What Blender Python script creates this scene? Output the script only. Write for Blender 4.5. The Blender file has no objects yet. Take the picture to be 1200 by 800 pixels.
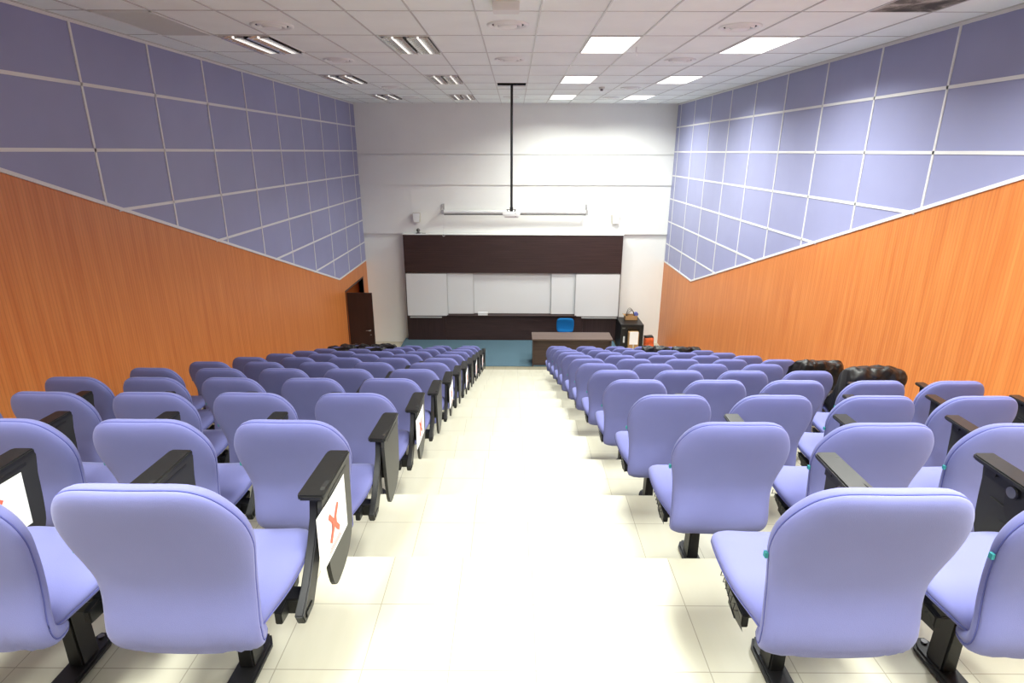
import bpy, bmesh, math, random
from mathutils import Vector, noise
random.seed(7)
C = bpy.context.scene.collection
SC = bpy.context.scene
R = math.radians

# ------------------------------------------------------------------ camera, world, exposure
EYE = 5.31
cd = bpy.data.cameras.new('camera'); cam = bpy.data.objects.new('camera', cd); C.objects.link(cam)
cd.sensor_width = 36.0; cd.lens = 679.67 * 36.0 / 1200.0; cd.clip_start = 0.02; cd.clip_end = 100
def cam_axes(pi=.3167, ya=-.004, ro=.0032):
    f = Vector((math.sin(ya)*math.cos(pi), math.cos(ya)*math.cos(pi), -math.sin(pi)))
    r = Vector((math.cos(ya), -math.sin(ya), 0)); u = r.cross(f)
    return math.cos(ro)*r + math.sin(ro)*u, -math.sin(ro)*r + math.cos(ro)*u, f
_r, _u, _f = cam_axes()
from mathutils import Matrix
cam.matrix_world = Matrix(((_r.x, _u.x, -_f.x, 0), (_r.y, _u.y, -_f.y, 0), (_r.z, _u.z, -_f.z, EYE), (0, 0, 0, 1)))
SC.camera = cam
w = bpy.data.worlds.new('world'); SC.world = w; w.use_nodes = True
w.node_tree.nodes['Background'].inputs[0].default_value = (.9, .93, 1, 1)
w.node_tree.nodes['Background'].inputs[1].default_value = .3
SC.view_settings.view_transform = 'Standard'; SC.view_settings.look = 'None'
SC.view_settings.exposure = 0.0; SC.view_settings.gamma = 1.0; SC.view_settings.use_curve_mapping = False
LIGHT_W = 61.0          # watts of one ceiling fitting
LIGHT_W_BACK = 56.0
LIGHT_W_REAR = 50.0

# ------------------------------------------------------------------ materials
def lin(c):
    return tuple(((v/255)/12.92 if v/255 <= .04045 else ((v/255+.055)/1.055)**2.4) for v in c) + (1,)
def mat(name, rgb, rough=.6, metal=0., spec=.5, noise_scale=0, noise_amt=.1, bump=0., bump_scale=200, emit=None, sheen=0, coords='Object', stretch=None, coat=0):
    m = bpy.data.materials.new(name); m.use_nodes = True; nt = m.node_tree; b = nt.nodes['Principled BSDF']
    b.inputs['Base Color'].default_value = lin(rgb); b.inputs['Roughness'].default_value = rough
    b.inputs['Metallic'].default_value = metal; b.inputs['Specular IOR Level'].default_value = spec
    if sheen: b.inputs['Sheen Weight'].default_value = sheen
    if coat: b.inputs['Coat Weight'].default_value = coat
    tc = nt.nodes.new('ShaderNodeTexCoord'); mp = nt.nodes.new('ShaderNodeMapping')
    nt.links.new(tc.outputs[coords], mp.inputs[0])
    if stretch: mp.inputs['Scale'].default_value = stretch
    if noise_scale:
        n = nt.nodes.new('ShaderNodeTexNoise'); n.inputs['Scale'].default_value = noise_scale; n.inputs['Detail'].default_value = 4
        nt.links.new(mp.outputs[0], n.inputs['Vector'])
        cr = nt.nodes.new('ShaderNodeValToRGB')
        c = lin(rgb)
        cr.color_ramp.elements[0].position = .3; cr.color_ramp.elements[1].position = .7
        cr.color_ramp.elements[0].color = tuple(v*(1-noise_amt) for v in c[:3]) + (1,)
        cr.color_ramp.elements[1].color = tuple(min(1, v*(1+noise_amt)) for v in c[:3]) + (1,)
        nt.links.new(n.outputs['Fac'], cr.inputs[0]); nt.links.new(cr.outputs[0], b.inputs['Base Color'])
    if bump:
        n2 = nt.nodes.new('ShaderNodeTexNoise'); n2.inputs['Scale'].default_value = bump_scale; n2.inputs['Detail'].default_value = 2
        nt.links.new(mp.outputs[0], n2.inputs['Vector'])
        bp = nt.nodes.new('ShaderNodeBump'); bp.inputs['Strength'].default_value = bump; bp.inputs['Distance'].default_value = .002
        nt.links.new(n2.outputs['Fac'], bp.inputs['Height']); nt.links.new(bp.outputs[0], b.inputs['Normal'])
    if emit:
        b.inputs['Emission Color'].default_value = lin(emit[0]); b.inputs['Emission Strength'].default_value = emit[1]
    return m

M = {}
M['fabric'] = mat('periwinkle_fabric', (108, 111, 164), .95, spec=.2, noise_scale=3, noise_amt=.05, bump=.25, bump_scale=500, sheen=.12)
M['piping'] = mat('seam_fabric', (84, 88, 148), .95, spec=.1)
M['black'] = mat('black_plastic', (23, 23, 25), .45, noise_scale=20, noise_amt=.2, bump=.1, bump_scale=600)
M['blacksteel'] = mat('black_steel', (22, 22, 24), .4, metal=.0)
M['tablet'] = mat('charcoal_laminate', (38, 38, 37), .45, noise_scale=8, noise_amt=.1)
M['pad'] = mat('arm_pad_plastic', (26, 26, 26), .33, noise_scale=30, noise_amt=.15)
M['hinge'] = mat('grey_hinge', (120, 120, 120), .3, metal=.8)
M['teal'] = mat('teal_thread', (40, 130, 138), .8)
M['paper'] = mat('white_paper', (245, 245, 246), .8)
M['red'] = mat('red_ink', (226, 106, 84), .8, noise_scale=60, noise_amt=.15)
M['pink'] = mat('pink_ink', (240, 170, 170), .8)
M['white'] = mat('white_paint', (243, 244, 240), .7, noise_scale=1.5, noise_amt=.015)
M['trim'] = mat('white_metal_trim', (222, 222, 222), .4)
M['whiteboard'] = mat('whiteboard_enamel', (222, 223, 224), .25)
M['steel'] = mat('brushed_metal', (170, 170, 172), .35, metal=.9)
M['alu'] = mat('aluminium_rail', (190, 190, 190), .4, metal=.4)
M['carpet'] = mat('blue_grey_carpet', (86, 111, 124), .95, spec=.1, noise_scale=40, noise_amt=.1, bump=.5, bump_scale=300)
M['bag'] = mat('black_plastic_bag', (20, 20, 21), .4, spec=.5, bump=1., bump_scale=22)
M['bluechair'] = mat('bright_blue_fabric', (18, 98, 158), .9, spec=.2)
M['cardboard'] = mat('cardboard', (176, 138, 92), .85, noise_scale=20, noise_amt=.08)
M['orange'] = mat('orange_bag', (226, 100, 48), .6, noise_scale=9, noise_amt=.3)
M['cable'] = mat('dark_cable', (40, 40, 42), .5)
M['bluething'] = mat('blue_plastic', (96, 108, 180), .5)
M['mirror'] = mat('mirror_reflector', (225, 225, 225), .25, metal=1)
M['dark'] = mat('dark_void', (30, 30, 28), .8)
M['tube'] = mat('unlit_tube_painted_glow', (240, 240, 240), .4, emit=((255, 252, 245), 1.1))  # tubes are off; emission paints in the shine of the other lights
M['lit'] = mat('lit_louvre', (250, 250, 250), .5, emit=((255, 253, 248), 2.2))
M['diffuser'] = mat('ceiling_diffuser', (240, 243, 242), .4)
M['beige'] = mat('beige_plastic', (205, 200, 190), .5)

def ceiling_mat():
    m = mat('ceiling_tile', (243, 249, 248), .9, spec=.2, noise_scale=2.2, noise_amt=.03, bump=.15, bump_scale=150)
    return m
M['ceil'] = ceiling_mat()
M['stain'] = None

def wood_mat(name, c0, c1, axis, line_scale, lines=.25, rough=.35, spec=.5, grain=(1, 1, 1), wear=0.):
    """laminate: fine reeds across `axis`, grain streaks along the boards"""
    m = bpy.data.materials.new(name); m.use_nodes = True; nt = m.node_tree; b = nt.nodes['Principled BSDF']
    b.inputs['Roughness'].default_value = rough; b.inputs['Specular IOR Level'].default_value = spec
    tc = nt.nodes.new('ShaderNodeTexCoord'); mp = nt.nodes.new('ShaderNodeMapping'); mp.inputs['Scale'].default_value = grain
    nt.links.new(tc.outputs['Object'], mp.inputs[0])
    n = nt.nodes.new('ShaderNodeTexNoise'); n.inputs['Scale'].default_value = 1; n.inputs['Detail'].default_value = 6; n.inputs['Roughness'].default_value = .6
    nt.links.new(mp.outputs[0], n.inputs['Vector'])
    cr = nt.nodes.new('ShaderNodeValToRGB'); cr.color_ramp.elements[0].position = .32; cr.color_ramp.elements[1].position = .68
    cr.color_ramp.elements[0].color = lin(c0); cr.color_ramp.elements[1].color = lin(c1)
    nt.links.new(n.outputs['Fac'], cr.inputs[0])
    wv = nt.nodes.new('ShaderNodeTexWave'); wv.wave_type = 'BANDS'; wv.bands_direction = axis; wv.wave_profile = 'SIN'
    wv.inputs['Scale'].default_value = line_scale
    nt.links.new(tc.outputs['Object'], wv.inputs['Vector'])
    r2 = nt.nodes.new('ShaderNodeValToRGB'); r2.color_ramp.elements[0].position = .0; r2.color_ramp.elements[1].position = .25
    r2.color_ramp.elements[0].color = (1-lines, 1-lines, 1-lines, 1); r2.color_ramp.elements[1].color = (1, 1, 1, 1)
    nt.links.new(wv.outputs['Fac'], r2.inputs[0])
    mx = nt.nodes.new('ShaderNodeMixRGB'); mx.blend_type = 'MULTIPLY'; mx.inputs[0].default_value = 1
    nt.links.new(cr.outputs[0], mx.inputs[1]); nt.links.new(r2.outputs[0], mx.inputs[2])
    nt.links.new(mx.outputs[0], b.inputs['Base Color'])
    bp = nt.nodes.new('ShaderNodeBump'); bp.inputs['Strength'].default_value = .3; bp.inputs['Distance'].default_value = .002
    nt.links.new(wv.outputs['Fac'], bp.inputs['Height']); nt.links.new(bp.outputs[0], b.inputs['Normal'])
    return m
M['wood'] = wood_mat('orange_wood_laminate', (197, 113, 56), (214, 134, 72), 'Y', 8.0, lines=.14, rough=.38, spec=.4, grain=(1, 14, .8))
M['door'] = wood_mat('dark_door_laminate', (44, 28, 27), (52, 34, 33), 'X', 1.0, lines=.0, rough=.4, grain=(12, 12, .8))
M['darkwood'] = wood_mat('dark_walnut_laminate', (48, 31, 29), (63, 43, 41), 'Z', 6.0, lines=.18, rough=.45, grain=(1.2, 1, 26))
M['darkwood_v'] = wood_mat('dark_walnut_laminate_upright', (47, 30, 29), (61, 41, 40), 'X', 6.0, lines=.18, rough=.45, grain=(26, 1, 1.2))
M['desk'] = wood_mat('walnut_desk', (70, 54, 48), (86, 68, 60), 'Z', 5.0, lines=.1, rough=.45, grain=(1.2, 1, 20))
M['desk_top'] = wood_mat('walnut_desk_top', (90, 73, 66), (104, 87, 79), 'Y', 2.0, lines=.05, rough=.4, grain=(1.2, 16, 1))

def panel_mat():
    m = mat('lilac_wall_panel', (146, 149, 186), .36, spec=.45, noise_scale=.8, noise_amt=.05)
    nt = m.node_tree; b = nt.nodes['Principled BSDF']
    tc = nt.nodes.new('ShaderNodeTexCoord')
    n = nt.nodes.new('ShaderNodeTexNoise'); n.inputs['Scale'].default_value = 1.6; n.inputs['Detail'].default_value = 3; n.inputs['Distortion'].default_value = 1.2
    nt.links.new(tc.outputs['Object'], n.inputs['Vector'])
    mr = nt.nodes.new('ShaderNodeMapRange'); mr.inputs[3].default_value = .34; mr.inputs[4].default_value = .5
    nt.links.new(n.outputs['Fac'], mr.inputs[0]); nt.links.new(mr.outputs[0], b.inputs['Roughness'])
    return m
M['panel'] = panel_mat()

def tile_mat():
    m = bpy.data.materials.new('cream_floor_tile'); m.use_nodes = True; nt = m.node_tree; b = nt.nodes['Principled BSDF']
    b.inputs['Roughness'].default_value = .38; b.inputs['Specular IOR Level'].default_value = .4
    tc = nt.nodes.new('ShaderNodeTexCoord'); mp = nt.nodes.new('ShaderNodeMapping'); mp.inputs['Location'].default_value = (.82, -.0137, 0)
    nt.links.new(tc.outputs['Object'], mp.inputs[0])
    br = nt.nodes.new('ShaderNodeTexBrick'); br.offset = 0; br.inputs['Scale'].default_value = 1
    br.inputs['Brick Width'].default_value = .3; br.inputs['Row Height'].default_value = .3066; br.inputs['Mortar Size'].default_value = .0022
    br.inputs['Mortar Smooth'].default_value = .3
    br.inputs['Color1'].default_value = lin((192, 189, 172)); br.inputs['Color2'].default_value = lin((197, 194, 177)); br.inputs['Mortar'].default_value = lin((155, 150, 134))
    nt.links.new(mp.outputs[0], br.inputs['Vector'])
    mp2 = nt.nodes.new('ShaderNodeMapping'); mp2.inputs['Scale'].default_value = (9, 1.5, 9)
    nt.links.new(tc.outputs['Object'], mp2.inputs[0])
    n = nt.nodes.new('ShaderNodeTexNoise'); n.inputs['Scale'].default_value = 1; n.inputs['Detail'].default_value = 5
    nt.links.new(mp2.outputs[0], n.inputs['Vector'])
    cr = nt.nodes.new('ShaderNodeValToRGB'); cr.color_ramp.elements[0].position = .3; cr.color_ramp.elements[1].position = .7
    cr.color_ramp.elements[0].color = (.93, .92, .89, 1); cr.color_ramp.elements[1].color = (1, 1, 1, 1)
    nt.links.new(n.outputs['Fac'], cr.inputs[0])
    mx = nt.nodes.new('ShaderNodeMixRGB'); mx.blend_type = 'MULTIPLY'; mx.inputs[0].default_value = 1
    nt.links.new(br.outputs['Color'], mx.inputs[1]); nt.links.new(cr.outputs[0], mx.inputs[2]); nt.links.new(mx.outputs[0], b.inputs['Base Color'])
    return m
M['tile'] = tile_mat()

def stain_mat():
    m = bpy.data.materials.new('mouldy_ceiling_tile'); m.use_nodes = True; nt = m.node_tree; b = nt.nodes['Principled BSDF']
    b.inputs['Roughness'].default_value = .9
    tc = nt.nodes.new('ShaderNodeTexCoord')
    n = nt.nodes.new('ShaderNodeTexNoise'); n.inputs['Scale'].default_value = 2.6; n.inputs['Detail'].default_value = 8; n.inputs['Roughness'].default_value = .7; n.inputs['Distortion'].default_value = .8
    nt.links.new(tc.outputs['Object'], n.inputs['Vector'])
    cr = nt.nodes.new('ShaderNodeValToRGB'); cr.color_ramp.elements[0].position = .36; cr.color_ramp.elements[1].position = .6
    cr.color_ramp.elements[0].color = lin((70, 68, 66)); cr.color_ramp.elements[1].color = lin((190, 186, 178))
    e = cr.color_ramp.elements.new(.47); e.color = lin((112, 108, 102))
    nt.links.new(n.outputs['Fac'], cr.inputs[0]); nt.links.new(cr.outputs[0], b.inputs['Base Color'])
    return m
M['stain'] = stain_mat()

# ------------------------------------------------------------------ mesh helpers
def bm_new(): return bmesh.new()
def box(bm, x0, x1, y0, y1, z0, z1, mi=0):
    vs = [bm.verts.new(p) for p in ((x0,y0,z0),(x1,y0,z0),(x1,y1,z0),(x0,y1,z0),(x0,y0,z1),(x1,y0,z1),(x1,y1,z1),(x0,y1,z1))]
    for q in ((0,3,2,1),(4,5,6,7),(0,1,5,4),(1,2,6,5),(2,3,7,6),(3,0,4,7)):
        f = bm.faces.new([vs[i] for i in q]); f.material_index = mi
    return vs
def prism(bm, pts, a0, a1, axis='x', mi=0):
    """extrude a polygon (2-D pts) along an axis; x -> pts are (y,z); y -> (x,z); z -> (x,y)"""
    def P(a, p):
        return {'x': (a, p[0], p[1]), 'y': (p[0], a, p[1]), 'z': (p[0], p[1], a)}[axis]
    A = [bm.verts.new(P(a0, p)) for p in pts]; B = [bm.verts.new(P(a1, p)) for p in pts]
    n = len(pts); f1 = bm.faces.new(A); f2 = bm.faces.new(B[::-1]); f1.material_index = f2.material_index = mi
    for i in range(n):
        f = bm.faces.new((A[i], B[i], B[(i+1) % n], A[(i+1) % n])); f.material_index = mi
def tube(bm, pts, r, n=8, closed=False):
    pts = [Vector(p) for p in pts]; rings = []; up = Vector((0, 0, 1)); k = len(pts)
    for i, p in enumerate(pts):
        if closed: t = pts[(i+1) % k] - pts[i-1]
        else: t = pts[min(i+1, k-1)] - pts[max(i-1, 0)]
        t.normalize(); a = t.cross(up)
        if a.length < 1e-3: a = t.cross(Vector((1, 0, 0)))
        a.normalize(); b = t.cross(a)
        rings.append([bm.verts.new(p + r*(math.cos(2*math.pi*j/n)*a + math.sin(2*math.pi*j/n)*b)) for j in range(n)])
    for i in range(k if closed else k-1):
        A, B = rings[i], rings[(i+1) % k]
        for j in range(n): bm.faces.new((A[j], A[(j+1) % n], B[(j+1) % n], B[j]))
    if not closed: bm.faces.new(rings[0]); bm.faces.new(rings[-1][::-1])
def lathe(bm, prof, cx=0, cy=0, n=32):
    rings = []
    for r, z in prof:
        rings.append([bm.verts.new((cx + r*math.cos(2*math.pi*j/n), cy + r*math.sin(2*math.pi*j/n), z)) for j in range(n)] if r > 1e-5 else [bm.verts.new((cx, cy, z))])
    for A, B in zip(rings, rings[1:]):
        for j in range(n):
            if len(A) == 1 and len(B) == 1: continue
            if len(A) == 1: bm.faces.new((A[0], B[j], B[(j+1) % n]))
            elif len(B) == 1: bm.faces.new((A[j], B[0], A[(j+1) % n]))
            else: bm.faces.new((A[j], B[j], B[(j+1) % n], A[(j+1) % n]))
def catmull(pts, n, closed=False):
    out = []; k = len(pts); segs = k if closed else k-1
    for s in range(segs):
        g = lambda i: pts[i % k] if closed else pts[max(0, min(k-1, i))]
        p0, p1, p2, p3 = (Vector(g(s-1)), Vector(g(s)), Vector(g(s+1)), Vector(g(s+2)))
        for j in range(n):
            t = j/n
            out.append(.5*((2*p1) + (p2-p0)*t + (2*p0-5*p1+4*p2-p3)*t*t + (3*p1-p0-3*p2+p3)*t**3))
    if not closed: out.append(Vector(pts[-1]))
    return out
def obj(name, bm, mats, parent=None, smooth=False, bevel=0, seg=2):
    if bevel:
        bmesh.ops.remove_doubles(bm, verts=bm.verts, dist=1e-6)
        bmesh.ops.bevel(bm, geom=[e for e in bm.edges if len(e.link_faces) == 2 and e.calc_face_angle(0) > .5], offset=bevel, segments=seg, affect='EDGES', clamp_overlap=True)
    bmesh.ops.recalc_face_normals(bm, faces=bm.faces)
    me = bpy.data.meshes.new(name); bm.to_mesh(me); bm.free()
    for m in (mats if isinstance(mats, (list, tuple)) else [mats]): me.materials.append(m)
    if smooth or bevel:
        for p in me.polygons: p.use_smooth = True
        if not smooth or smooth == 'auto':
            me.set_sharp_from_angle(angle=R(40))
    o = bpy.data.objects.new(name, me); C.objects.link(o)
    if parent: o.parent = parent
    return o
def tag(o, label=None, cat=None, group=None, kind=None):
    if label: o['label'] = label
    if cat: o['category'] = cat
    if group: o['group'] = group
    if kind: o['kind'] = kind
    return o
def empty(name, loc, label, cat, group=None, rz=0):
    o = bpy.data.objects.new(name, None); C.objects.link(o); o.location = loc; o.rotation_euler = (0, 0, rz); o.empty_display_size = .1
    return tag(o, label, cat, group)
def copy_tree(o, parent=None):
    c = o.copy(); C.objects.link(c)
    if parent: c.parent = parent
    for ch in list(o.children): copy_tree(ch, c)
    return c
def boxobj(name, m, parent, x0, x1, y0, y1, z0, z1, bevel=0):
    bm = bm_new(); box(bm, x0, x1, y0, y1, z0, z1); return obj(name, bm, m, parent, bevel=bevel)

# ------------------------------------------------------------------ room dimensions
XL, XR, YF, YB, ZC = -4.164, 4.186, 16.13, -5.0, 6.479
PIT, RISE = .9197, .27757
ZT0 = EYE - 1.7014                      # height of the tread under the rearmost seats
NOSE0 = 2.1337                          # front edge of that tread
NT = 13
def tread_z(k): return ZT0 - RISE*k
STAGE = .15

# floor: stepped tiers, one solid
bm = bm_new()
prof = [(YB, -.3), (YB, tread_z(-1)), (NOSE0 - PIT, tread_z(-1))]
for k in range(0, NT):
    prof += [(NOSE0 + PIT*(k-1), tread_z(k)), (NOSE0 + PIT*k, tread_z(k))]
prof += [(NOSE0 + PIT*(NT-1), 0), (YF + .3, 0), (YF + .3, -.3)]
prism(bm, prof, XL - .0, XR + .0, 'x')
tag(obj('floor', bm, M['tile']), kind='structure')

# stage carpet
bm = bm_new(); box(bm, -3.15, 2.84, 13.76, 16.05, 0.0, STAGE - .012)
box(bm, -3.15, 2.84, 13.75, 16.05, STAGE - .012, STAGE, 1)
st = tag(obj('trim_1', bm, [M['tile'], M['carpet']]), 'low stage platform covered in blue grey carpet', None, kind='structure')

# ceiling
CW, CL, CX, CY = .57, 1.125, .215, 5.73
HOLE = (CX - CW + .02, CX - .02, 11.36, 11.93)
bm = bm_new()
hx0, hx1, hy0, hy1 = HOLE
box(bm, XL-.1, hx0, YB-.1, YF+.2, ZC, ZC+.02); box(bm, hx1, XR+.1, YB-.1, YF+.2, ZC, ZC+.02)
box(bm, hx0, hx1, YB-.1, hy0, ZC, ZC+.02); box(bm, hx0, hx1, hy1, YF+.2, ZC, ZC+.02)
box(bm, XL-.1, XR+.1, YB-.1, YF+.2, ZC+.5, ZC+.6, 1)
box(bm, hx0-.3, hx0-.25, hy0-.2, hy1+.2, ZC+.02, ZC+.5, 1); box(bm, hx1+.25, hx1+.3, hy0-.2, hy1+.2, ZC+.02, ZC+.5, 1)
box(bm, hx0-.3, hx1+.3, hy0-.25, hy0-.2, ZC+.02, ZC+.5, 1); box(bm, hx0-.3, hx1+.3, hy1+.2, hy1+.25, ZC+.02, ZC+.5, 1)
tag(obj('ceiling', bm, [M['ceil'], M['dark']]), kind='structure')
M['tbar'] = mat('grey_ceiling_bar', (192, 193, 192), .35, spec=.5)
bm = bm_new()
for k in range(-8, 8):
    x = CX + CW*k
    if XL < x < XR: box(bm, x-.0075, x+.0075, YB, YF, ZC-.007, ZC)
for k in range(-8, 10):
    y = CY + CL*k
    if YB < y < YF: box(bm, XL, XR, y-.005, y+.005, ZC-.004, ZC)
for a, b_ in ((XL, XL+.03), (XR-.03, XR)): box(bm, a, b_, YB, YF, ZC-.01, ZC)
box(bm, XL, XR, YF-.03, YF, ZC-.01, ZC)
tag(obj('trim_2', bm, M['tbar']), kind='structure')
bm = bm_new(); box(bm, CX+5*CW+.012, CX+6*CW-.012, CY-CL+.01, CY-.01, ZC-.004, ZC-.001)
tag(obj('ceiling_tile', bm, M['stain']), 'water-stained ceiling tile with dark mould at the upper right', 'ceiling tile')

# side walls: orange wood below the sloping line, lilac panels above
SLOPE = .317
def zb(y): return 2.39 if y >= 13.53 else 2.39 + SLOPE*(13.53 - y)
ZL = [5.91, 5.31, 4.71, 4.11, 3.51, 2.91]
DO0, DO1, DOZ = 13.95, 15.64, 2.0      # doorway in the left wall
for side, xw, sg, y00 in (('left', XL, -1, 6.029), ('right', XR, 1, 6.117)):
    bm = bm_new()
    a0, a1 = sorted((xw, xw + sg*.12))
    lowz = -.3
    if side == 'left':
        prism(bm, [(YB, lowz), (DO0, lowz), (DO0, 2.39), (13.53, 2.39), (YB, zb(YB))], a0, a1, 'x', 0)
        prism(bm, [(DO0, DOZ), (DO1, DOZ), (DO1, 2.39), (DO0, 2.39)], a0, a1, 'x', 0)
        prism(bm, [(DO1, lowz), (YF+.2, lowz), (YF+.2, 2.39), (DO1, 2.39)], a0, a1, 'x', 0)
    else:
        prism(bm, [(YB, lowz), (YF+.2, lowz), (YF+.2, 2.39), (13.53, 2.39), (YB, zb(YB))], a0, a1, 'x', 0)
    ytop = 13.53 - (ZC - 2.39)/SLOPE
    prism(bm, [(ytop, ZC), (13.53, 2.39), (YF+.2, 2.39), (YF+.2, ZC+.1), (ytop, ZC+.1)], a0, a1, 'x', 1)
    if ytop > YB: pass
    tag(obj('wall_' + side, bm, [M['wood'], M['panel']]), kind='structure')
    # battens
    bm = bm_new()
    b0, b1 = sorted((xw, xw - sg*.008))
    for j in range(-4, 9):
        y = y00 + 1.2*j
        if y < YF and zb(y) < ZC - .05: box(bm, b0, b1, y-.014, y+.014, zb(y), ZC)
    for z in ZL:
        ys = 13.53 - (z - 2.39)/SLOPE
        box(bm, b0, b1, ys, YF, z-.016, z+.016)
    b0, b1 = sorted((xw, xw - sg*.014))
    prism(bm, [(ytop, ZC), (13.53, 2.39), (YF, 2.39), (YF, 2.425), (13.54, 2.425), (ytop, ZC+.035)], b0, b1, 'x')
    box(bm, b0, b1, YF-.03, YF, 2.39, ZC)
    box(bm, b0, b1, YB, YF, ZC-.035, ZC)
    tag(obj('trim_3' if side == 'left' else 'trim_4', bm, M['trim']), kind='structure')
# vestibule behind the doorway
bm = bm_new()
box(bm, XL-1.5, XL-1.4, DO0-.3, DO1+.3, -.3, DOZ+.3); box(bm, XL-1.4, XL-.12, DO0-.3, DO0-.2, -.3, DOZ+.3)
box(bm, XL-1.4, XL-.12, DO1+.2, DO1+.3, -.3, DOZ+.3); box(bm, XL-1.4, XL-.12, DO0-.3, DO1+.3, DOZ+.2, DOZ+.3)
box(bm, XL-1.4, XL, DO0-.2, DO1+.2, -.3, 0)
tag(obj('wall_vestibule', bm, M['wood']), kind='structure')
# front and back walls
bm = bm_new()
box(bm, XL-.12, XR+.12, YF+.02, YF+.2, -.3, 3.15)
box(bm, XL-.12, XR+.12, YF-.05, YF+.2, 3.15, 4.455)
box(bm, XL-.12, XR+.12, YF-.085, YF+.2, 4.455, 5.218)
box(bm, XL-.12, XR+.12, YF-.085, YF+.2, 5.236, ZC+.1)
box(bm, XL-.12, XR+.12, YF-.05, YF+.2, 5.218, 5.236)
tag(obj('wall_front', bm, M['white']), kind='structure')
bm = bm_new(); box(bm, XL-.12, XR+.12, YB-.1, YB, 0, ZC+.1)
tag(obj('wall_back', bm, M['white']), kind='structure')

# open door leaf (dark) swung into the room at the near jamb
dr = empty('door_1', (XL+.02, DO0+.02, 0), 'dark brown open door leaf beside the front left wall', None)
dr['kind'] = 'structure'
boxobj('leaf', M['door'], dr, 0, .62, -.02, .02, .01, 1.98, .003)
bm = bm_new(); tube(bm, [(.53, -.02, 1.02), (.53, -.06, 1.02)], .01); tube(bm, [(.54, -.06, 1.02), (.42, -.06, 1.02)], .011)
lathe(bm, [(0, .9), (.02, .9), (.02, .905), (0, .905)], .53, -.03, 12)
obj('door_handle', bm, M['steel'], dr, smooth=True)
bm = bm_new()
box(bm, XL-.12, XL+.006, DO0-.04, DO0, 0, DOZ+.04); box(bm, XL-.12, XL+.006, DO1, DO1+.04, 0, DOZ+.04); box(bm, XL-.12, XL+.006, DO0, DO1, DOZ, DOZ+.04)
tag(obj('trim_5', bm, M['darkwood_v']), kind='structure')

# ------------------------------------------------------------------ ceiling fittings
def lamp(parent, x, y, W):
    ld = bpy.data.lights.new('fluorescent_light', 'AREA'); ld.shape = 'RECTANGLE'; ld.size = CW-.06; ld.size_y = CL-.06
    ld.energy = W; ld.color = (.97, 1, .93); ld.spread = R(150)
    lo = bpy.data.objects.new('fluorescent_light', ld); C.objects.link(lo); lo.parent = parent
    lo.location = (0, 0, -.022)
def make_fitting(lit):
    root = empty('ceiling_light', (0, 0, 0), 'x', 'ceiling light')
    hx, hy = CW/2-.012, CL/2-.01
    bm = bm_new()
    for a in ((-hx, -hx+.012, -hy, hy), (hx-.012, hx, -hy, hy), (-hx, hx, -hy, -hy+.012), (-hx, hx, hy-.012, hy)): box(bm, *a, -.012, 0)
    obj('frame', bm, M['trim'], root)
    if lit:
        bm = bm_new(); box(bm, -hx+.012, hx-.012, -hy+.012, hy-.012, -.006, -.001); obj('diffuser', bm, M['lit'], root)
    else:
        bm = bm_new(); box(bm, -hx+.012, hx-.012, -hy+.012, hy-.012, -.003, -.001); obj('tray', bm, M['mirror'], root)
        for s in (-1, 1):
            xc = s*hx*.5
            bm = bm_new()
            for sg in (-1, 1):
                prism(bm, [(xc+sg*.02, -.004), (xc+sg*.115, -.034), (xc+sg*.12, -.034), (xc+sg*.03, -.003)], -hy+.014, hy-.014, 'y')
            for q in range(12):
                yq = -hy + .05 + q*(2*hy-.1)/11
                box(bm, xc-.11, xc+.11, yq-.0015, yq+.0015, -.03, -.006)
            obj('reflector', bm, M['mirror'], root)
            bm = bm_new(); tube(bm, [(xc, -hy+.04, -.018), (xc, hy-.04, -.018)], .012, 10); obj('tube', bm, M['tube'], root, smooth=True)
    return root
protos = {}
cols = {-3.18+CW/2: ('left-hand', False), -1.47+CW/2: ('centre-left', False), .785+CW/2: ('centre-right', True), 2.495+CW/2: ('right-hand', True)}
rowsY = [(6.855+CL/2, 'nearest'), (10.23+CL/2, 'middle'), (13.6+CL/2, 'farthest'), (3.48+CL/2, 'overhead'), (.105+CL/2, 'rear')]
for x, (cn, lit) in cols.items():
    for y, rn in rowsY:
        L = lit or rn == 'rear'
        if rn == 'overhead':
            L = lit
        if L in protos: f = copy_tree(protos[L])
        else: f = make_fitting(L); protos[L] = f
        f.location = (x, y, ZC)
        if rn in ('nearest', 'middle', 'farthest'):
            f['label'] = ('glowing white ' if L else 'unlit mirror-louvred ') + 'ceiling light, %s of three in the %s line' % (rn, cn)
            f['group'] = 'recessed ceiling lights'
        else:
            f['label'] = ('lit' if L else 'unlit') + ' recessed ceiling light %s the rear seats, %s line' % ('above' if rn == 'overhead' else 'behind', cn)
            f['group'] = 'recessed ceiling lights'
        if L: lamp(f, x, y, LIGHT_W if rn in ('nearest', 'middle', 'farthest') else (LIGHT_W_BACK if rn == 'overhead' else LIGHT_W_REAR))

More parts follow.
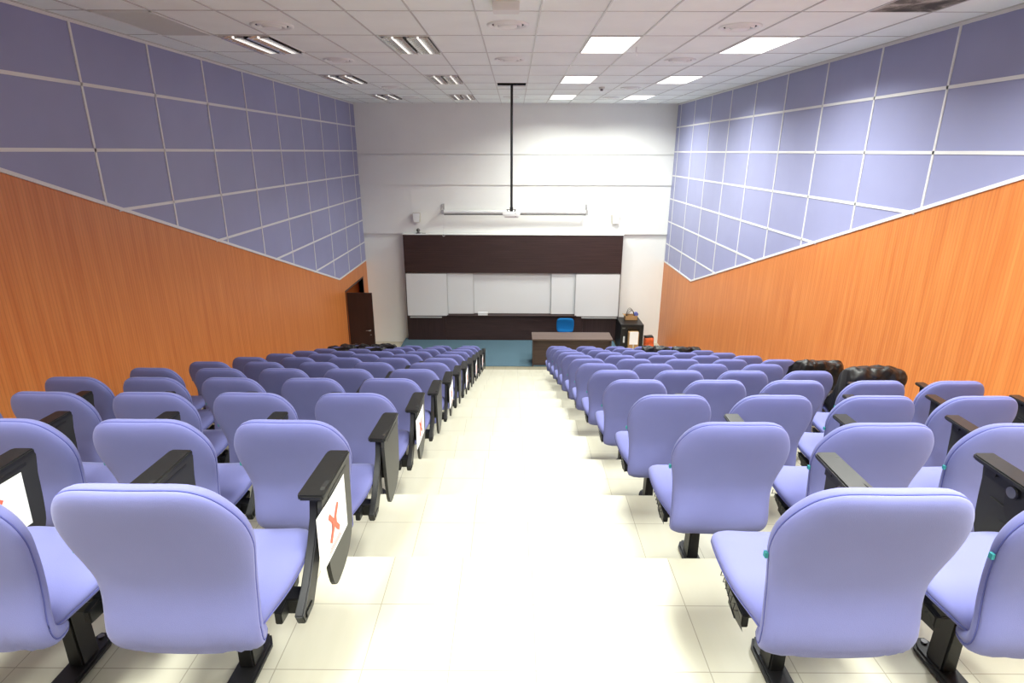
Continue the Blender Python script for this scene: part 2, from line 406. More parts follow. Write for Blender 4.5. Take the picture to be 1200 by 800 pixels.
def make_diffuser():
    root = empty('air_diffuser', (0, 0, 0), 'x', 'air vent')
    bm = bm_new(); lathe(bm, [(.205, 0), (.205, -.01), (.19, -.02), (.165, -.012), (.155, 0)]); obj('rim', bm, M['diffuser'], root, smooth=True)
    bm = bm_new(); lathe(bm, [(.138, -.001), (.134, -.018), (.12, -.024), (.112, -.004)]); lathe(bm, [(.092, -.001), (.09, -.022), (.07, -.03), (0, -.032)]); obj('cone', bm, M['diffuser'], root, smooth=True)
    bm = bm_new(); lathe(bm, [(.156, -.002), (0, -.002)]); obj('throat', bm, M['dark'], root)
    return root
dl = [(-2.39, 6.36, 'nearest round air diffuser in the left line on the ceiling'), (-2.39, 8.62, 'second round air diffuser in the left line on the ceiling'),
      (-.075, 6.3, 'round air diffuser on the ceiling centre line, next to the small box'), (-.075, 8.52, 'second round air diffuser on the ceiling centre line'),
      (2.2, 6.37, 'nearest round air diffuser in the right line on the ceiling'), (2.2, 8.55, 'second round air diffuser in the right line on the ceiling'),
      (-2.37, 12.12, 'third round air diffuser in the left line on the ceiling'), (2.22, 12.1, 'third round air diffuser in the right line, near the smoke detector'),
      (-.075, 14.2, 'farthest round air diffuser in the centre line, behind the projector pole'), (2.17, 14.2, 'farthest round air diffuser in the right line on the ceiling'),
      (-2.37, 14.3, 'farthest round air diffuser in the left line on the ceiling')]
d0 = None
for x, y, lb in dl:
    d = d0 and copy_tree(d0) or make_diffuser()
    d0 = d0 or d
    d.location = (x, y, ZC); d['label'] = lb; d['group'] = 'round ceiling air diffusers'
g = empty('return_air_grille', (CX-6.5*CW, CY+CL/2, ZC), 'white slatted air grille filling a ceiling panel at the upper left', 'air vent')
bm = bm_new(); hx, hy = CW/2-.012, CL/2-.01
for q in range(26):
    y = -hy + .02 + q*(2*hy-.04)/25; box(bm, -hx+.01, hx-.01, y-.006, y+.006, -.012, -.004)
for a in ((-hx, -hx+.015, -hy, hy), (hx-.015, hx, -hy, hy), (-hx, hx, -hy, -hy+.015), (-hx, hx, hy-.015, hy)): box(bm, *a, -.014, 0)
obj('slats', bm, M['diffuser'], g)
M['grey_back'] = mat('grey_duct', (90, 90, 90), .8)
boxobj('backing', M['grey_back'], g, -hx+.01, hx-.01, -hy+.01, hy-.01, -.003, -.001)
sd = empty('smoke_detector', (1.65, 12.03, ZC), 'small round smoke detector on the ceiling near the right-hand vents', 'smoke detector')
bm = bm_new(); lathe(bm, [(.06, 0), (.06, -.02), (.045, -.035), (0, -.035)], 0, 0, 20); obj('base', bm, M['beige'], sd, smooth=True)
bm = bm_new(); lathe(bm, [(.028, -.035), (.028, -.065), (0, -.07)], 0, 0, 16); obj('sensor', bm, M['hinge'], sd, smooth=True)
sb = empty('ceiling_box', (-.08, 5.5, ZC), 'small white and beige box fixed to the ceiling above the aisle', 'ceiling box')
boxobj('housing', M['trim'], sb, -.11, .11, -.15, .02, -.07, 0, .006)
boxobj('front_cover', M['beige'], sb, -.075, .065, .02, .12, -.045, 0, .004)
hk = bm_new(); tube(hk, [(0, 0, 0), (0, 0, -.05), (.012, 0, -.06), (.012, 0, -.1)], .006, 6)
o = obj('ceiling_hook', hk, M['trim'], smooth=True); o.location = (1.42, 7.55, ZC)
tag(o, 'tiny white hook hanging from the ceiling beside the nearest centre-right light', 'hook')

# projector on its pole
pr = empty('projector', (-.065, 11.63, ZC), 'white projector hanging on a long black pole from the ceiling', 'projector')
bm = bm_new(); tube(bm, [(0, 0, .3), (0, 0, -2.25)], .024, 14); obj('pole', bm, M['black'], pr, smooth='auto')
bm = bm_new(); box(bm, -.17, .17, -.11, .11, -2.41, -2.29); obj('body', bm, M['trim'], pr, bevel=.035, seg=4)
bm = bm_new(); tube(bm, [(-.09, -.05, -2.25), (-.06, -.04, -2.31)], .008, 8); tube(bm, [(.08, -.05, -2.25), (.05, -.04, -2.31)], .01, 8)
tube(bm, [(-.09, -.05, -2.25), (.08, -.05, -2.25)], .006, 8); box(bm, -.03, .03, -.03, .03, -2.3, -2.21)
obj('bracket', bm, M['black'], pr, smooth='auto')
bm = bm_new(); tube(bm, [(.08, -.088, -2.35), (.08, -.1, -2.35)], .035, 16); obj('rear_vent', bm, M['hinge'], pr, smooth='auto')
bm = bm_new(); tube(bm, [(-.08, .088, -2.35), (-.08, .105, -2.35)], .032, 16); obj('lens', bm, M['dark'], pr, smooth='auto')
rod = empty('ceiling_strut', (0, 0, 0), 'grey metal struts inside the open ceiling panel above the pole', 'strut')
bm = bm_new(); box(bm, hx0-.2, hx1+.2, 11.6, 11.66, ZC+.3, ZC+.34); tube(bm, [(hx0-.2, 11.5, ZC+.1), (hx1+.2, 11.85, ZC+.14)], .015); tube(bm, [(hx0-.1, 11.85, ZC+.06), (hx0+.4, 11.45, ZC+.08)], .03)
obj('bars', bm, M['steel'], rod)

# ------------------------------------------------------------------ board wall
BY = 15.87
bu = empty('board_cabinet', (0, BY, STAGE), 'dark walnut wall cabinet framing the whiteboards at the front', 'board cabinet')
bx0, bx1 = -3.045, 2.955
def loc(z): return z - STAGE
boxobj('upper_panel', M['darkwood'], bu, bx0, bx1, 0, .195, loc(2.10), loc(3.15), .004)
boxobj('lower_panel', M['darkwood'], bu, -1.95, 1.95, 0, .195, 0, loc(.90), .004)
for s, a, b_ in (('lower_side_panel', bx0, -1.953), ('lower_side_panel', 1.953, bx1)): boxobj(s, M['darkwood_v'], bu, a, b_, .004, .195, 0, loc(.86), .004)
boxobj('side_board', M['darkwood'], bu, bx0, bx0+.02, .02, .195, loc(.86), loc(2.10)); boxobj('side_board', M['darkwood'], bu, bx1-.02, bx1, .02, .195, loc(.86), loc(2.10))
tag(boxobj('top_ledge', M['white'], bu, bx0-.01, bx1+.01, -.02, .195, loc(3.15), loc(3.175)), 'white top ledge')
def whiteboard(x0, x1, yo, z0, z1, lb, tray=False):
    t = empty('whiteboard', ((x0+x1)/2, BY+yo, z0), lb, 'whiteboard', 'whiteboards on the front cabinet')
    h = (x1-x0)/2
    boxobj('writing_surface', M['whiteboard'], t, -h+.008, h-.008, .003, .02, .008, z1-z0-.008)
    bm = bm_new()
    for a in ((-h, -h+.012, 0, z1-z0), (h-.012, h, 0, z1-z0), (-h, h, 0, .012), (-h, h, z1-z0-.012, z1-z0)): box(bm, a[0], a[1], 0, .022, a[2], a[3])
    obj('frame', bm, M['alu'], t)
    if tray: boxobj('pen_tray', M['alu'], t, tray[0]-(x0+x1)/2, tray[1]-(x0+x1)/2, -.06, .0, -.045, -.02, .003)
    return t
whiteboard(-3.02, -1.87, -.03, .875, 2.09, 'large outer left whiteboard at the front, with a tray below', (-2.95, -2.05))
whiteboard(-1.9, -1.14, .05, .915, 2.10, 'narrow visible whiteboard between the outer left and the central one')
whiteboard(-1.16, 1.05, .10, .915, 2.10, 'wide central whiteboard at the front')
whiteboard(1.03, 1.73, .05, .915, 2.10, 'narrow visible whiteboard between the central and the outer right one')
whiteboard(1.70, 2.93, -.03, .875, 2.09, 'large outer right whiteboard at the front, with a tray below', (1.9, 2.9))
er = empty('paper_box', (-.89, BY-.035, .90), 'small white box on the ledge under the central whiteboard', 'box')
boxobj('lid', M['paper'], er, -.14, .14, -.03, .03, .075, .09, .003); boxobj('body', M['trim'], er, -.135, .135, -.028, .028, 0, .075, .003)
tag(boxobj('marker_ledge', M['darkwood'], bu, -1.9, 1.75, -.08, .0, loc(.885), loc(.90)), None)

# projection screen casing
ps = empty('projection_screen', (0, 15.86, 3.80), 'long white rolled-up projection screen casing above the dark panel', 'projection screen')
bm = bm_new(); tube(bm, [(-1.93, 0, -.04), (1.93, 0, -.04)], .05, 16); obj('casing', bm, M['trim'], ps, smooth='auto')
bm = bm_new(); tube(bm, [(-1.9, -.01, -.105), (1.9, -.01, -.105)], .014, 8); obj('bottom_bar', bm, M['hinge'], ps, smooth='auto')
for s in (-1, 1):
    bm = bm_new(); box(bm, s*1.93-.012, s*1.93+.012, -.03, .22, -.02, .02); box(bm, s*1.93-.025, s*1.93+.025, .18, .22, -.1, .16); box(bm, s*1.93-.03, s*1.93+.03, -.055, .055, -.1, .02)
    tube(bm, [(s*1.93, 0, .02), (s*1.93+s*.04, .18, .14)], .008)
    obj('wall_bracket', bm, M['alu'], ps)
bm = bm_new(); tube(bm, [(-1.92, -.06, -.1), (-1.92, -.075, -.62)], .0035, 6); tube(bm, [(-1.92+.03*math.cos(a*.523), -.075, -.65+.03*math.sin(a*.523)) for a in range(12)], .006, 6, True)
obj('pull_cord', bm, M['trim'], ps, smooth=True)
def speaker(x, z, lb):
    t = empty('wall_speaker', (x, YF-.05, z), lb, 'speaker', 'wall speakers')
    bm = bm_new(); prism(bm, [(-.09, -.13), (.09, -.13), (.11, .13), (-.11, .13)], -.17, -.03, 'y'); obj('cabinet', bm, M['beige'], t, bevel=.015)
    bm = bm_new(); prism(bm, [(-.078, -.115), (.078, -.115), (.095, .115), (-.095, .115)], -.178, -.168, 'y'); obj('grille', bm, M['diffuser'], t, bevel=.004)
    boxobj('bracket', M['hinge'], t, -.02, .02, -.03, 0, -.04, .04)
speaker(-2.66, 3.6, 'white wall speaker left of the projection screen casing')
speaker(2.73, 3.57, 'white wall speaker right of the projection screen casing')
wc = empty('conference_camera', (-2.63, BY+.08, 3.175), 'small grey camera standing on the ledge at the upper left of the board', 'camera')
bm = bm_new(); lathe(bm, [(0, 0), (.07, 0), (.07, .015), (.03, .03), (.025, .05), (0, .05)], 0, 0, 20); obj('stand', bm, M['hinge'], wc, smooth='auto')
bm = bm_new(); bmesh.ops.create_icosphere(bm, subdivisions=2, radius=.055); bmesh.ops.translate(bm, verts=bm.verts, vec=(0, 0, .085)); obj('head', bm, M['hinge'], wc, smooth=True)
bm = bm_new(); tube(bm, [(0, -.04, .085), (0, -.07, .085)], .02, 12); obj('lens', bm, M['dark'], wc, smooth='auto')
bm = bm_new(); tube(bm, [(.04, .02, .01), (.1, .0, .006), (.16, -.02, .006), (.2, 0, .006)], .006, 6); obj('lead', bm, M['cable'], wc, smooth=True)

# lectern desk, chair, rack
dk = empty('lecture_desk', (1.445, 13.95, STAGE), 'brown wooden lecturer desk standing on the carpeted stage', 'desk')
boxobj('desk_top', M['desk_top'], dk, -1.0, 1.0, -.29, .31, .71, .745, .003)
boxobj('modesty_panel', M['desk'], dk, -.96, .96, -.13, -.11, 0, .71, .002)
for s in (-1, 1): boxobj('side_panel', M['desk'], dk, s*.97-.0125, s*.97+.0125, -.22, .27, 0, .71, .002)
sw = empty('lecturer_chair', (1.36, 14.62, STAGE), 'bright blue office chair behind the lecturer desk', 'chair')
def pillow(outline, cx, cs, mapf, tr, tf, n_out=48, seam=True):
    """closed cushion from a (u, s) outline; mapf(u, s) -> (point, normal)"""
    bm = bm_new(); N = len(outline); rr = [.0, .1, .2, .3, .4, .5, .6, .7, .8, .88, .94, .975, .993, 1.0]
    def prof(r): return max(0., 1-r**9)**.5
    sides = []
    for sg, t in ((-1, tr), (1, tf)):
        rings = []
        for r in rr:
            ring = []
            off = sg*(t*prof(r) + (.0035 if seam else 0))
            if r == 0:
                p, nn = mapf(cx, cs); ring = [bm.verts.new(p + nn*off)]
            else:
                for (u, s) in outline:
                    p, nn = mapf(cx + r*(u-cx), cs + r*(s-cs)); ring.append(bm.verts.new(p + nn*off))
            rings.append(ring)
        sides.append(rings)
        for A, B in zip(rings, rings[1:]):
            for j in range(N):
                if len(A) == 1: bm.faces.new((A[0], B[j], B[(j+1) % N]))
                else: bm.faces.new((A[j], B[j], B[(j+1) % N], A[(j+1) % N]))
    A, B = sides[0][-1], sides[1][-1]
    mid = []
    for (u, s) in outline:
        p, nn = mapf(cx + .985*(u-cx), cs + .985*(s-cs)); mid.append(bm.verts.new(p))
    for j in range(N):
        bm.faces.new((A[j], mid[j], mid[(j+1) % N], A[(j+1) % N])); bm.faces.new((mid[j], B[j], B[(j+1) % N], mid[(j+1) % N]))
    return bm
def curve_map(prof):
    """arc-length map of a (y,z) profile: (u, s) -> point, normal (pointing to the sitter)"""
    P = catmull([(a, b, 0) for a, b in prof], 8); S = [0]
    for a, b in zip(P, P[1:]): S.append(S[-1] + (b-a).length)
    def f(u, s, P=P, S=S):
        s = max(0, min(S[-1]-1e-6, s)) ; i = 0
        while S[i+1] < s: i += 1
        t = (s-S[i])/(S[i+1]-S[i]); p = P[i].lerp(P[i+1], t)
        i0, i1 = max(0, i-2), min(len(P)-1, i+3)
        d = (P[i1]-P[i0]).normalized()
        return Vector((u, p.x, p.y)), Vector((0, -d.y, d.x))
    return f, S[-1]
mp_, Ls = curve_map([(.02, .95), (0, .8), (.01, .65), (.06, .55)])
out = catmull([(0, 0, 0), (.17, .01, 0), (.225, .07, 0), (.235, .2, 0), (.22, .33, 0), (.17, .39, 0), (0, .4, 0), (-.17, .39, 0), (-.22, .33, 0), (-.235, .2, 0), (-.225, .07, 0), (-.17, .01, 0)], 4, True)
bm = pillow([(p.x, p.y) for p in out], 0, .2, lambda u, s: mp_(u, s), .025, .03)
bmesh.ops.rotate(bm, verts=bm.verts, cent=(0, 0, 0), matrix=Matrix.Rotation(math.pi, 3, 'Z')); bmesh.ops.translate(bm, verts=bm.verts, vec=(0, .25, 0))
obj('backrest', bm, M['bluechair'], sw, smooth=True)
bm = bm_new(); box(bm, -.23, .23, -.26, .2, .43, .5); obj('seat', bm, M['bluechair'], sw, bevel=.03, seg=3)
bm = bm_new(); tube(bm, [(0, 0, .08), (0, 0, .43)], .03, 12); tube(bm, [(0, .18, .42), (0, .3, .5), (0, .27, .7)], .02, 8); obj('post', bm, M['black'], sw, smooth='auto')
bm = bm_new()
for a in range(5):
    c_, s_ = math.cos(a*1.2566), math.sin(a*1.2566); tube(bm, [(0, 0, .1), (.27*c_, .27*s_, .055)], .018, 8); tube(bm, [(.27*c_-.02, .27*s_, .027), (.27*c_+.02, .27*s_, .027)], .027, 12)
obj('base', bm, M['black'], sw, smooth='auto')

rk = empty('equipment_rack', (3.2, 15.45, 0), 'black equipment rack cabinet at the front right corner', 'cabinet')
boxobj('casing', M['blacksteel'], rk, -.31, .31, -.38, .4, .03, .86, .006)
bm = bm_new(); box(bm, -.30, -.12, -.395, -.382, .06, .83); box(bm, .2, .30, -.395, -.382, .06, .83); box(bm, -.12, .2, -.395, -.382, .76, .83); box(bm, -.12, .2, -.395, -.382, .06, .14); obj('door', bm, M['blacksteel'], rk)
boxobj('glass', mat('dark_glass', (16, 16, 18), .15), rk, -.12, .2, -.39, -.383, .14, .76)
boxobj('handle', M['trim'], rk, -.235, -.19, -.41, -.395, .36, .54, .004)
boxobj('badge', M['hinge'], rk, -.27, -.19, -.402, -.395, .75, .785)
for sx in (-.27, .27):
    for sy in (-.33, .35): boxobj('foot', M['black'], rk, sx-.03, sx+.03, sy-.03, sy+.03, 0, .03)
cbx = empty('cardboard_carton', (3.2, 15.02, 0), 'tall brown cardboard carton standing against the black rack door', 'box')
boxobj('carton_body', M['cardboard'], cbx, -.12, .15, -.16, .0, 0.0, .70, .004)
boxobj('packing_tape', M['beige'], cbx, .0, .03, -.163, -.159, .0, .70)
pp = boxobj('paper_sheet', M['paper'], None, 3.10, 3.33, 14.853, 14.857, .37, .73)
tag(pp, 'white sheet of paper fixed to the front of the carton by the rack', 'paper')
cb = empty('cable_box', (3.25, 15.62, .86), 'open brown cardboard box of cables on top of the black rack', 'box')
bm = bm_new()
for a in ((-.17, .17, -.11, -.102), (-.17, .17, .102, .11), (-.17, -.162, -.11, .11), (.162, .17, -.11, .11)): box(bm, *a, 0, .13)
box(bm, -.17, .17, -.11, .11, 0, .008); obj('carton_body', bm, M['cardboard'], cb)
bm = bm_new(); prism(bm, [(-.17, .13), (-.22, .15), (-.22, .145), (-.17, .122)], -.1, .1, 'y'); obj('flap', bm, M['cardboard'], cb)
bm = bm_new()
for q in range(4):
    pts = [(-.15+.02*q + .26*t, -.03+.02*q + .03*math.sin(t*7+q), .06 + (.27-.03*q)*math.sin(math.pi*(t**.8))) for t in [i/16 for i in range(17)]]
    tube(bm, pts, .006, 6)
tag(obj('coiled_cable', bm, M['cable'], None, smooth=True), 'dark looped cables spilling out of the box on the rack', 'cable').location = (3.25, 15.62, .86)
bm = bm_new(); tube(bm, [(0, -.05, 0), (0, .05, 0)], .055, 12); o = obj('blue_reel', bm, M['bluething'], None, smooth='auto'); o.location = (3.39, 15.6, 1.02)
tag(o, 'small blue roll in the cable box on the rack', 'reel')
og = empty('orange_bag', (3.83, 15.75, 0), 'orange plastic carrier bag on the floor right of the black rack', 'bag')
bm = bm_new(); bmesh.ops.create_grid(bm, x_segments=1, y_segments=1, size=.01); bm.free(); bm = bm_new()
box(bm, -.13, .13, -.1, .1, 0, .3); bmesh.ops.subdivide_edges(bm, edges=bm.edges[:], cuts=5, use_grid_fill=True)
for v in bm.verts:
    k = noise.noise_vector(v.co*7)*.03; v.co += Vector((k.x, k.y, k.z if v.co.z > .02 else 0)); v.co.x *= 1 - .3*v.co.z
obj('sack', bm, M['orange'], og, smooth=True)
bm = bm_new(); box(bm, -.125, .11, -.09, .09, .3, .335); bmesh.ops.subdivide_edges(bm, edges=bm.edges[:], cuts=3, use_grid_fill=True)
for v in bm.verts: v.co += noise.noise_vector(v.co*9)*.02
obj('dark_top', bm, M['black'], og, smooth=True)

# ------------------------------------------------------------------ auditorium chair (origin on the tread; y=0 is the pedestal, the back faces -y)
Y0C = .38                                # back-top plane sits this far behind the origin
BACK = [(.002, .950), (.030, .87), (.060, .78), (.087, .69), (.104, .61), (.103, .54), (.093, .475), (.093, .425), (.114, .388), (.16, .370), (.215, .366)]
_bm, BL = curve_map([(a - Y0C, b) for a, b in BACK])
def bmap(u, s):
    p, n = _bm(u, s); p.y += .3*u*u; return p, n
HALF = [(0, 0), (.10, .001), (.148, .010), (.188, .038), (.220, .09), (.238, .15), (.239, .22), (.226, .29), (.214, .36), (.211, .42), (.212, .49), (.213, .54), (.203, .60), (.17, BL-.015), (.10, BL-.002)]
ol = [(u, s, 0) for u, s in HALF] + [(0, BL, 0)] + [(-u, s, 0) for u, s in HALF[:0:-1]]
OUT = [(p.x, p.y) for p in catmull(ol, 3, True)]
def make_chair():
    root = empty('auditorium_chair', (0, 0, 0), 'x', 'chair')
    bm = pillow(OUT, 0, .30, bmap, .026, .046); back = obj('backrest', bm, M['fabric'], root, smooth=True)
    bm = bm_new(); pts = [bmap(u*.996, .30 + .996*(s-.30))[0] for u, s in OUT]; tube(bm, pts, .0022, 5, True); obj('seam', bm, M['piping'], back, smooth=True)
    bm = bm_new(); p, nn = bmap(-.240, .255); box(bm, p.x-.004, p.x+.004, p.y-.006, p.y+.006, p.z-.008, p.z+.008); tg = obj('stitch_tag', bm, M['teal'], back); tg['label'] = 'teal stitched tag'
    # seat cushion
    smap, SL = curve_map([(.13 - Y0C, .392), (.2 - Y0C, .398), (.30 - Y0C, .415), (.40 - Y0C, .432), (.48 - Y0C, .436), (.53 - Y0C, .418), (.545 - Y0C, .395)])
    def sm(u, s):
        p, n = smap(u, s); p.z += .35*u*u; return p, n
    hs = [(0, 0), (.12, .002), (.178, .02), (.2, .08), (.224, .16), (.234, .24), (.234, .31), (.222, SL-.06), (.18, SL-.015), (.1, SL-.002)]
    sl = [(u, s, 0) for u, s in hs] + [(0, SL, 0)] + [(-u, s, 0) for u, s in hs[:0:-1]]
    so = [(p.x, p.y) for p in catmull(sl, 4, True)]
    bm = pillow(so, 0, SL/2, sm, .022, .036); seat = obj('seat', bm, M['fabric'], root, smooth=True)
    bm = bm_new(); tube(bm, [sm(u*.997, SL/2 + .997*(s-SL/2))[0] for u, s in so], .0022, 5, True); obj('seam', bm, M['piping'], seat, smooth=True)
    y = lambda v: v - Y0C
    # under-frame
    bm = bm_new(); box(bm, -.2, .262, y(.30), y(.36), .315, .372); prism(bm, [(y(.25), .32), (y(.30), .315), (y(.40), .35), (y(.41), .38), (y(.25), .365)], -.2, -.178, 'x'); prism(bm, [(y(.25), .32), (y(.30), .315), (y(.40), .35), (y(.41), .38), (y(.25), .365)], .178, .2, 'x')
    fr = obj('under_frame', bm, M['black'], root, bevel=.003)
    bm = bm_new(); pts = []
    for q in range(13): pts.append((-.203 - (.009 if q % 2 else 0), y(.28 + q*.012), .345 + .003*q + (.0 if q % 2 else .012)))
    tube(bm, pts, .0018, 5); tube(bm, [(p[0]+.02, p[1], p[2]-.03) for p in pts], .0016, 5); obj('spring_wire', bm, M['black'], fr, smooth=True)
    # pedestal
    bm = bm_new(); prism(bm, [(-.027, .025), (.027, .025), (.022, .34), (-.022, .34)], y(.36), y(.44), 'y'); obj('pedestal', bm, M['black'], root, bevel=.006)
    bm = bm_new(); pl = [(-.045, y(.22)), (-.03, y(.19)), (.03, y(.19)), (.045, y(.22)), (.042, y(.47)), (.02, y(.515)), (-.02, y(.515)), (-.042, y(.47))]
    prism(bm, pl, 0, .028, 'z'); ft = obj('foot_plate', bm, M['black'], root, bevel=.008)
    for yy in (.23, .485):
        bm = bm_new(); tube(bm, [(0, y(yy), .027), (0, y(yy), .036)], .011, 8)
        obj('bolt', bm, M['hinge'], ft, smooth='auto')
    # arm with folding tablet on its outer side
    bm = bm_new(); prism(bm, [(y(.475), .632), (y(.56), .632), (y(.515), .55), (y(.475), .47), (y(.40), .37), (y(.345), .31), (y(.27), .305), (y(.255), .345), (y(.33), .40), (y(.41), .49), (y(.455), .56)], .236, .264, 'x')
    box(bm, .25, .268, y(.275), y(.335), .318, .345)
    arm = obj('arm_support', bm, M['black'], root, bevel=.004)
    bm = bm_new(); prism(bm, [(.207, y(.455)), (.215, y(.44)), (.292, y(.44)), (.296, y(.45)), (.296, y(.745)), (.224, y(.745)), (.214, y(.73))], .632, .652, 'z'); pad = obj('arm_pad', bm, M['pad'], root, bevel=.005)
    bm = bm_new(); tube(bm, [(.226, y(.56), .60), (.262, y(.56), .60)], .024, 14); tube(bm, [(.235, y(.66), .615), (.272, y(.66), .615)], .014, 10); box(bm, .243, .264, y(.5), y(.70), .585, .634); prism(bm, [(y(.50), .60), (y(.62), .60), (y(.60), .50), (y(.52), .42), (y(.47), .42)], .254, .268, 'x')
    obj('hinge', bm, M['hinge'] if False else M['black'], arm, smooth='auto')
    bm = bm_new(); tube(bm, [(.221, y(.56), .60), (.227, y(.56), .60)], .02, 14); hb = obj('hinge_cap', bm, M['hinge'], arm, smooth='auto')
    tp = catmull([(y(.45), .645, 0), (y(.6), .646, 0), (y(.742), .645, 0), (y(.738), .55, 0), (y(.728), .42, 0), (y(.708), .34, 0), (y(.64), .28, 0), (y(.55), .258, 0), (y(.485), .27, 0), (y(.455), .36, 0), (y(.445), .50, 0)], 3, True)
    bm = bm_new(); prism(bm, [(p.x, p.y) for p in tp], .274, .289, 'x'); bmesh.ops.triangulate(bm, faces=[f for f in bm.faces if len(f.verts) > 4])
    tb = obj('writing_tablet', bm, M['tablet'], root, bevel=0)
    bm = bm_new(); box(bm, .2885, .2905, y(.50), y(.70), .606, .616); obj('grip_slot', bm, M['black'], tb)
    for a_, b_, c_ in ((.48, .68, .50), (.46, .62, .44)):
        bm = bm_new(); box(bm, .268, .2745, y(a_), y(b_), c_, c_+.007); obj('rib', bm, M['tablet'], tb)
    return root

from bpy_extras.object_utils import world_to_camera_view
def px(p):
    d = Vector(p) - Vector((0, 0, EYE)); D = d.dot(_f)
    return 600 + 679.67*d.dot(_r)/D, 400 - 679.67*d.dot(_u)/D, D
ORD = ['rearmost', 'second', 'third', 'fourth', 'fifth', 'sixth', 'seventh', 'eighth', 'ninth', 'tenth', 'eleventh', 'front']
COLW = ['beside the centre aisle', 'second from the centre aisle', 'in the middle of its row', 'second from the side wall', 'nearest the side wall']
proto = None; chairs = {}
def spot(side, row, col):
    if side == 'right': x = (.905 if row > 1 else .895) + (.583 + .0006*row)*col
    else: x = (-.92 if row > 1 else -.905) - (.583 + .0006*row)*col
    return x, 1.167 + PIT*(row-1) + Y0C, tread_z(row-1)
for side in ('left', 'right'):
    for row in range(1, 13):
        for col in range(5):
            x, yy, z = spot(side, row, col)
            vis = False
            for dx, dy, dz in ((-.23, -.35, .85), (.23, -.35, .85), (-.2, .1, .45), (.2, .1, .45), (.26, .08, .65), (.26, .34, .65), (.3, .2, .4)):
                a, b, D = px((x+dx, yy+dy, z+dz))
                if D > .2 and -8 < a < 1208 and b < 806: vis = True
            if not vis: continue
            if proto is None: c = proto = make_chair()
            else: c = copy_tree(proto)
            c.location = (x, yy, z)
            c.rotation_euler = (0, 0, R(random.uniform(-1.2, 1.2)))
            rw = 'rearmost row' if row == 1 else ('front row' if row == 12 else ORD[row-1] + ' row from the back')
            c['label'] = 'lilac-blue auditorium chair, %s block, %s, %s' % (side, rw, COLW[col])
            c['group'] = 'auditorium chairs in the %s block' % side
            chairs[(side, row, col)] = c

# red-cross paper signs taped to tablets of the left block
def make_sign():
    root = empty('distancing_sign', (0, 0, 0), 'x', 'sign')
    bm = bm_new(); n = 8; W, H = .297, .205; g0 = []
    for i in range(n+1):
        g0.append([bm.verts.new((.004 + .0025*math.sin(i/n*3.1)*(1 if k else .3), -W/2 + W*i/n, -H/2 + H*k)) for k in (0, 1)])
    for A, B in zip(g0, g0[1:]): bm.faces.new((A[0], B[0], B[1], A[1]))
    ret = bmesh.ops.extrude_face_region(bm, geom=bm.faces[:]); bmesh.ops.translate(bm, verts=[e for e in ret['geom'] if isinstance(e, bmesh.types.BMVert)], vec=(.0008, 0, 0))
    obj('sheet', bm, M['paper'], root, smooth='auto')
    bm = bm_new()
    for sg in (-1, 1):
        a = sg*R(47); c_, s_ = math.cos(a), math.sin(a)
        pts = [(l*c_ - t*s_, l*s_ + t*c_) for l, t in ((-.068, -.009), (.068, -.009), (.068, .009), (-.068, .009))]
        prism(bm, pts, .0088 + .0004*(sg > 0), .0098 + .0004*(sg > 0), 'x')
    prism(bm, [(-.022, -.016), (.022, -.016), (.022, .016), (-.022, .016)], .0092, .0104, 'x')
    o = obj('red_cross', bm, M['red'], root); o['label'] = 'red cross mark'
    bm = bm_new()
    for q in range(3): box(bm, .0066, .0078, -.07+.01*q, .07-.01*q, -.088+q*.008, -.084+q*.008)
    obj('small_print', bm, M['pink'], root)
    return root
sp = None
for row, col in [(1, 0), (3, 0), (5, 0), (7, 0), (9, 0), (11, 0), (1, 2), (2, 3)]:
    c = chairs[('left', row, col)]
    s = sp and copy_tree(sp) or make_sign(); sp = sp or s
    s.location = (c.location.x + .287, c.location.y - Y0C + .515, c.location.z + .5)
    s.rotation_euler = (R(-3 if row != 2 else 12), 0, 0)
    rw = 'rearmost' if row == 1 else ORD[row-1] + '-from-back'
    s['label'] = 'white paper sign with red cross on %s %s chair of the left block' % (rw, ['aisle', 'second', 'third', 'fourth', 'wall'][col])
    s['group'] = 'white paper signs on the tablets'

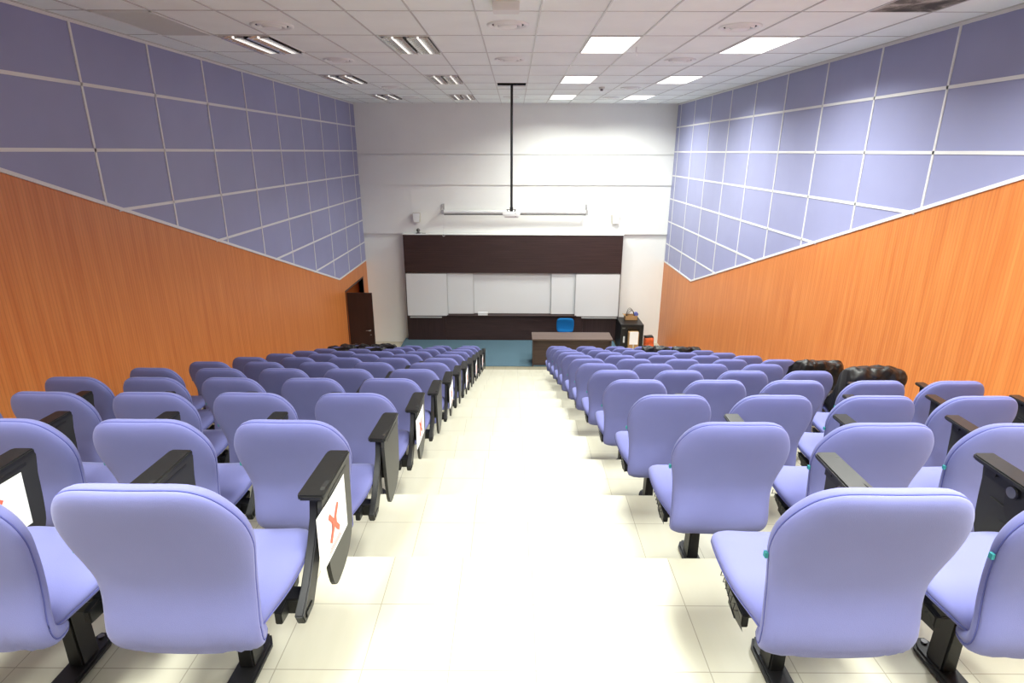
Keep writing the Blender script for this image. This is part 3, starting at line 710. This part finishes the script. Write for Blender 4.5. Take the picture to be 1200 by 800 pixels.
# black plastic covers
def cover(side, row, col, lb, hgt=1.0, seed=0, wide=.265, lie=False):
    x, yy, z = spot(side, row, col)
    bm = bm_new()
    if not lie:
        prof = [(-.0, .34), (-.03, .5), (-.045, .68), (-.06, .86), (-.055, hgt-.02), (.0, hgt+.005), (.06, hgt-.0), (.13, hgt-.05), (.2, .76), (.27, .58), (.40, .52), (.58, .5), (.64, .4), (.62, .33), (.3, .5), (.12, .3)]
    else:
        prof = [(-.06, .78), (-.065, .86), (-.055, hgt-.0), (.0, hgt+.005), (.08, hgt-.0), (.13, hgt-.05), (.16, .82), (.15, .74), (.08, .9)]
    NS = 48; rings = []
    P = catmull([(a - Y0C + .01, b, 0) for a, b in prof], 6, True); ang = 0
    for i in range(NS+1):
        u = -wide + 2*wide*i/NS; e = abs(2*i/NS - 1)
        ring = []
        cx_ = sum(p.x for p in P)/len(P); cz_ = sum(p.y for p in P)/len(P)
        k = 1 - .12*max(0, (e-.75)/.25)**2
        for p in P:
            v = Vector((u, cx_ + (p.x-cx_)*k, cz_ + (p.y-cz_)*k))
            rg = noise.noise(v*9 + Vector((seed*2.3, 1, 5))); rg2 = noise.noise(v*21 + Vector((1, seed*1.3, 5)))
            nv = Vector((0, -.3, 1))*(.034*(.35-abs(rg)) + .016*(.3-abs(rg2))) + noise.noise_vector(v*5 + Vector((seed*3.1, 0, 0)))*.022 + noise.noise_vector(v*13 + Vector((seed, 4, 0)))*.014
            ring.append(bm.verts.new(v + nv))
        rings.append(ring)
    for A, B in zip(rings, rings[1:]):
        for j in range(len(A)): bm.faces.new((A[j], A[(j+1) % len(A)], B[(j+1) % len(A)], B[j]))
    bm.faces.new(rings[0]); bm.faces.new(rings[-1][::-1])
    bmesh.ops.triangulate(bm, faces=[f for f in bm.faces if len(f.verts) > 4])
    o = obj('plastic_cover', bm, M['bag'], None, smooth=True); o.location = (x, yy, z)
    tag(o, lb, 'plastic cover', 'black plastic covers over chairs')
    return o
cover('right', 5, 4, 'larger black plastic cover over a wall-side chair of the right block, nearer the camera', .972, 1, .25)
cover('right', 6, 4, 'black plastic cover over the right block wall-side chair just ahead of the larger one', .975, 2, .25)
cover('right', 11, 3, 'black plastic sheet with a raised tip on a chair near the front right', .97, 3, .25, True)
cover('right', 11, 4, 'flat black plastic sheet on the front wall-side chair of the right block', .96, 4, .25, True)
cover('left', 12, 3, 'black plastic cover on the front row chair below the white wall, left block', .955, 5, .24, True)
cover('left', 12, 4, 'black plastic cover on the front wall-side chair below the dark door', .955, 6, .27, True)
cover('left', 11, 3, 'black plastic cover on the chair just behind the front row, below the dark door', .94, 7, .25, True)
cover('left', 11, 4, 'black plastic cover on the chair against the orange wall, left of the dark door', .95, 8, .25, True)
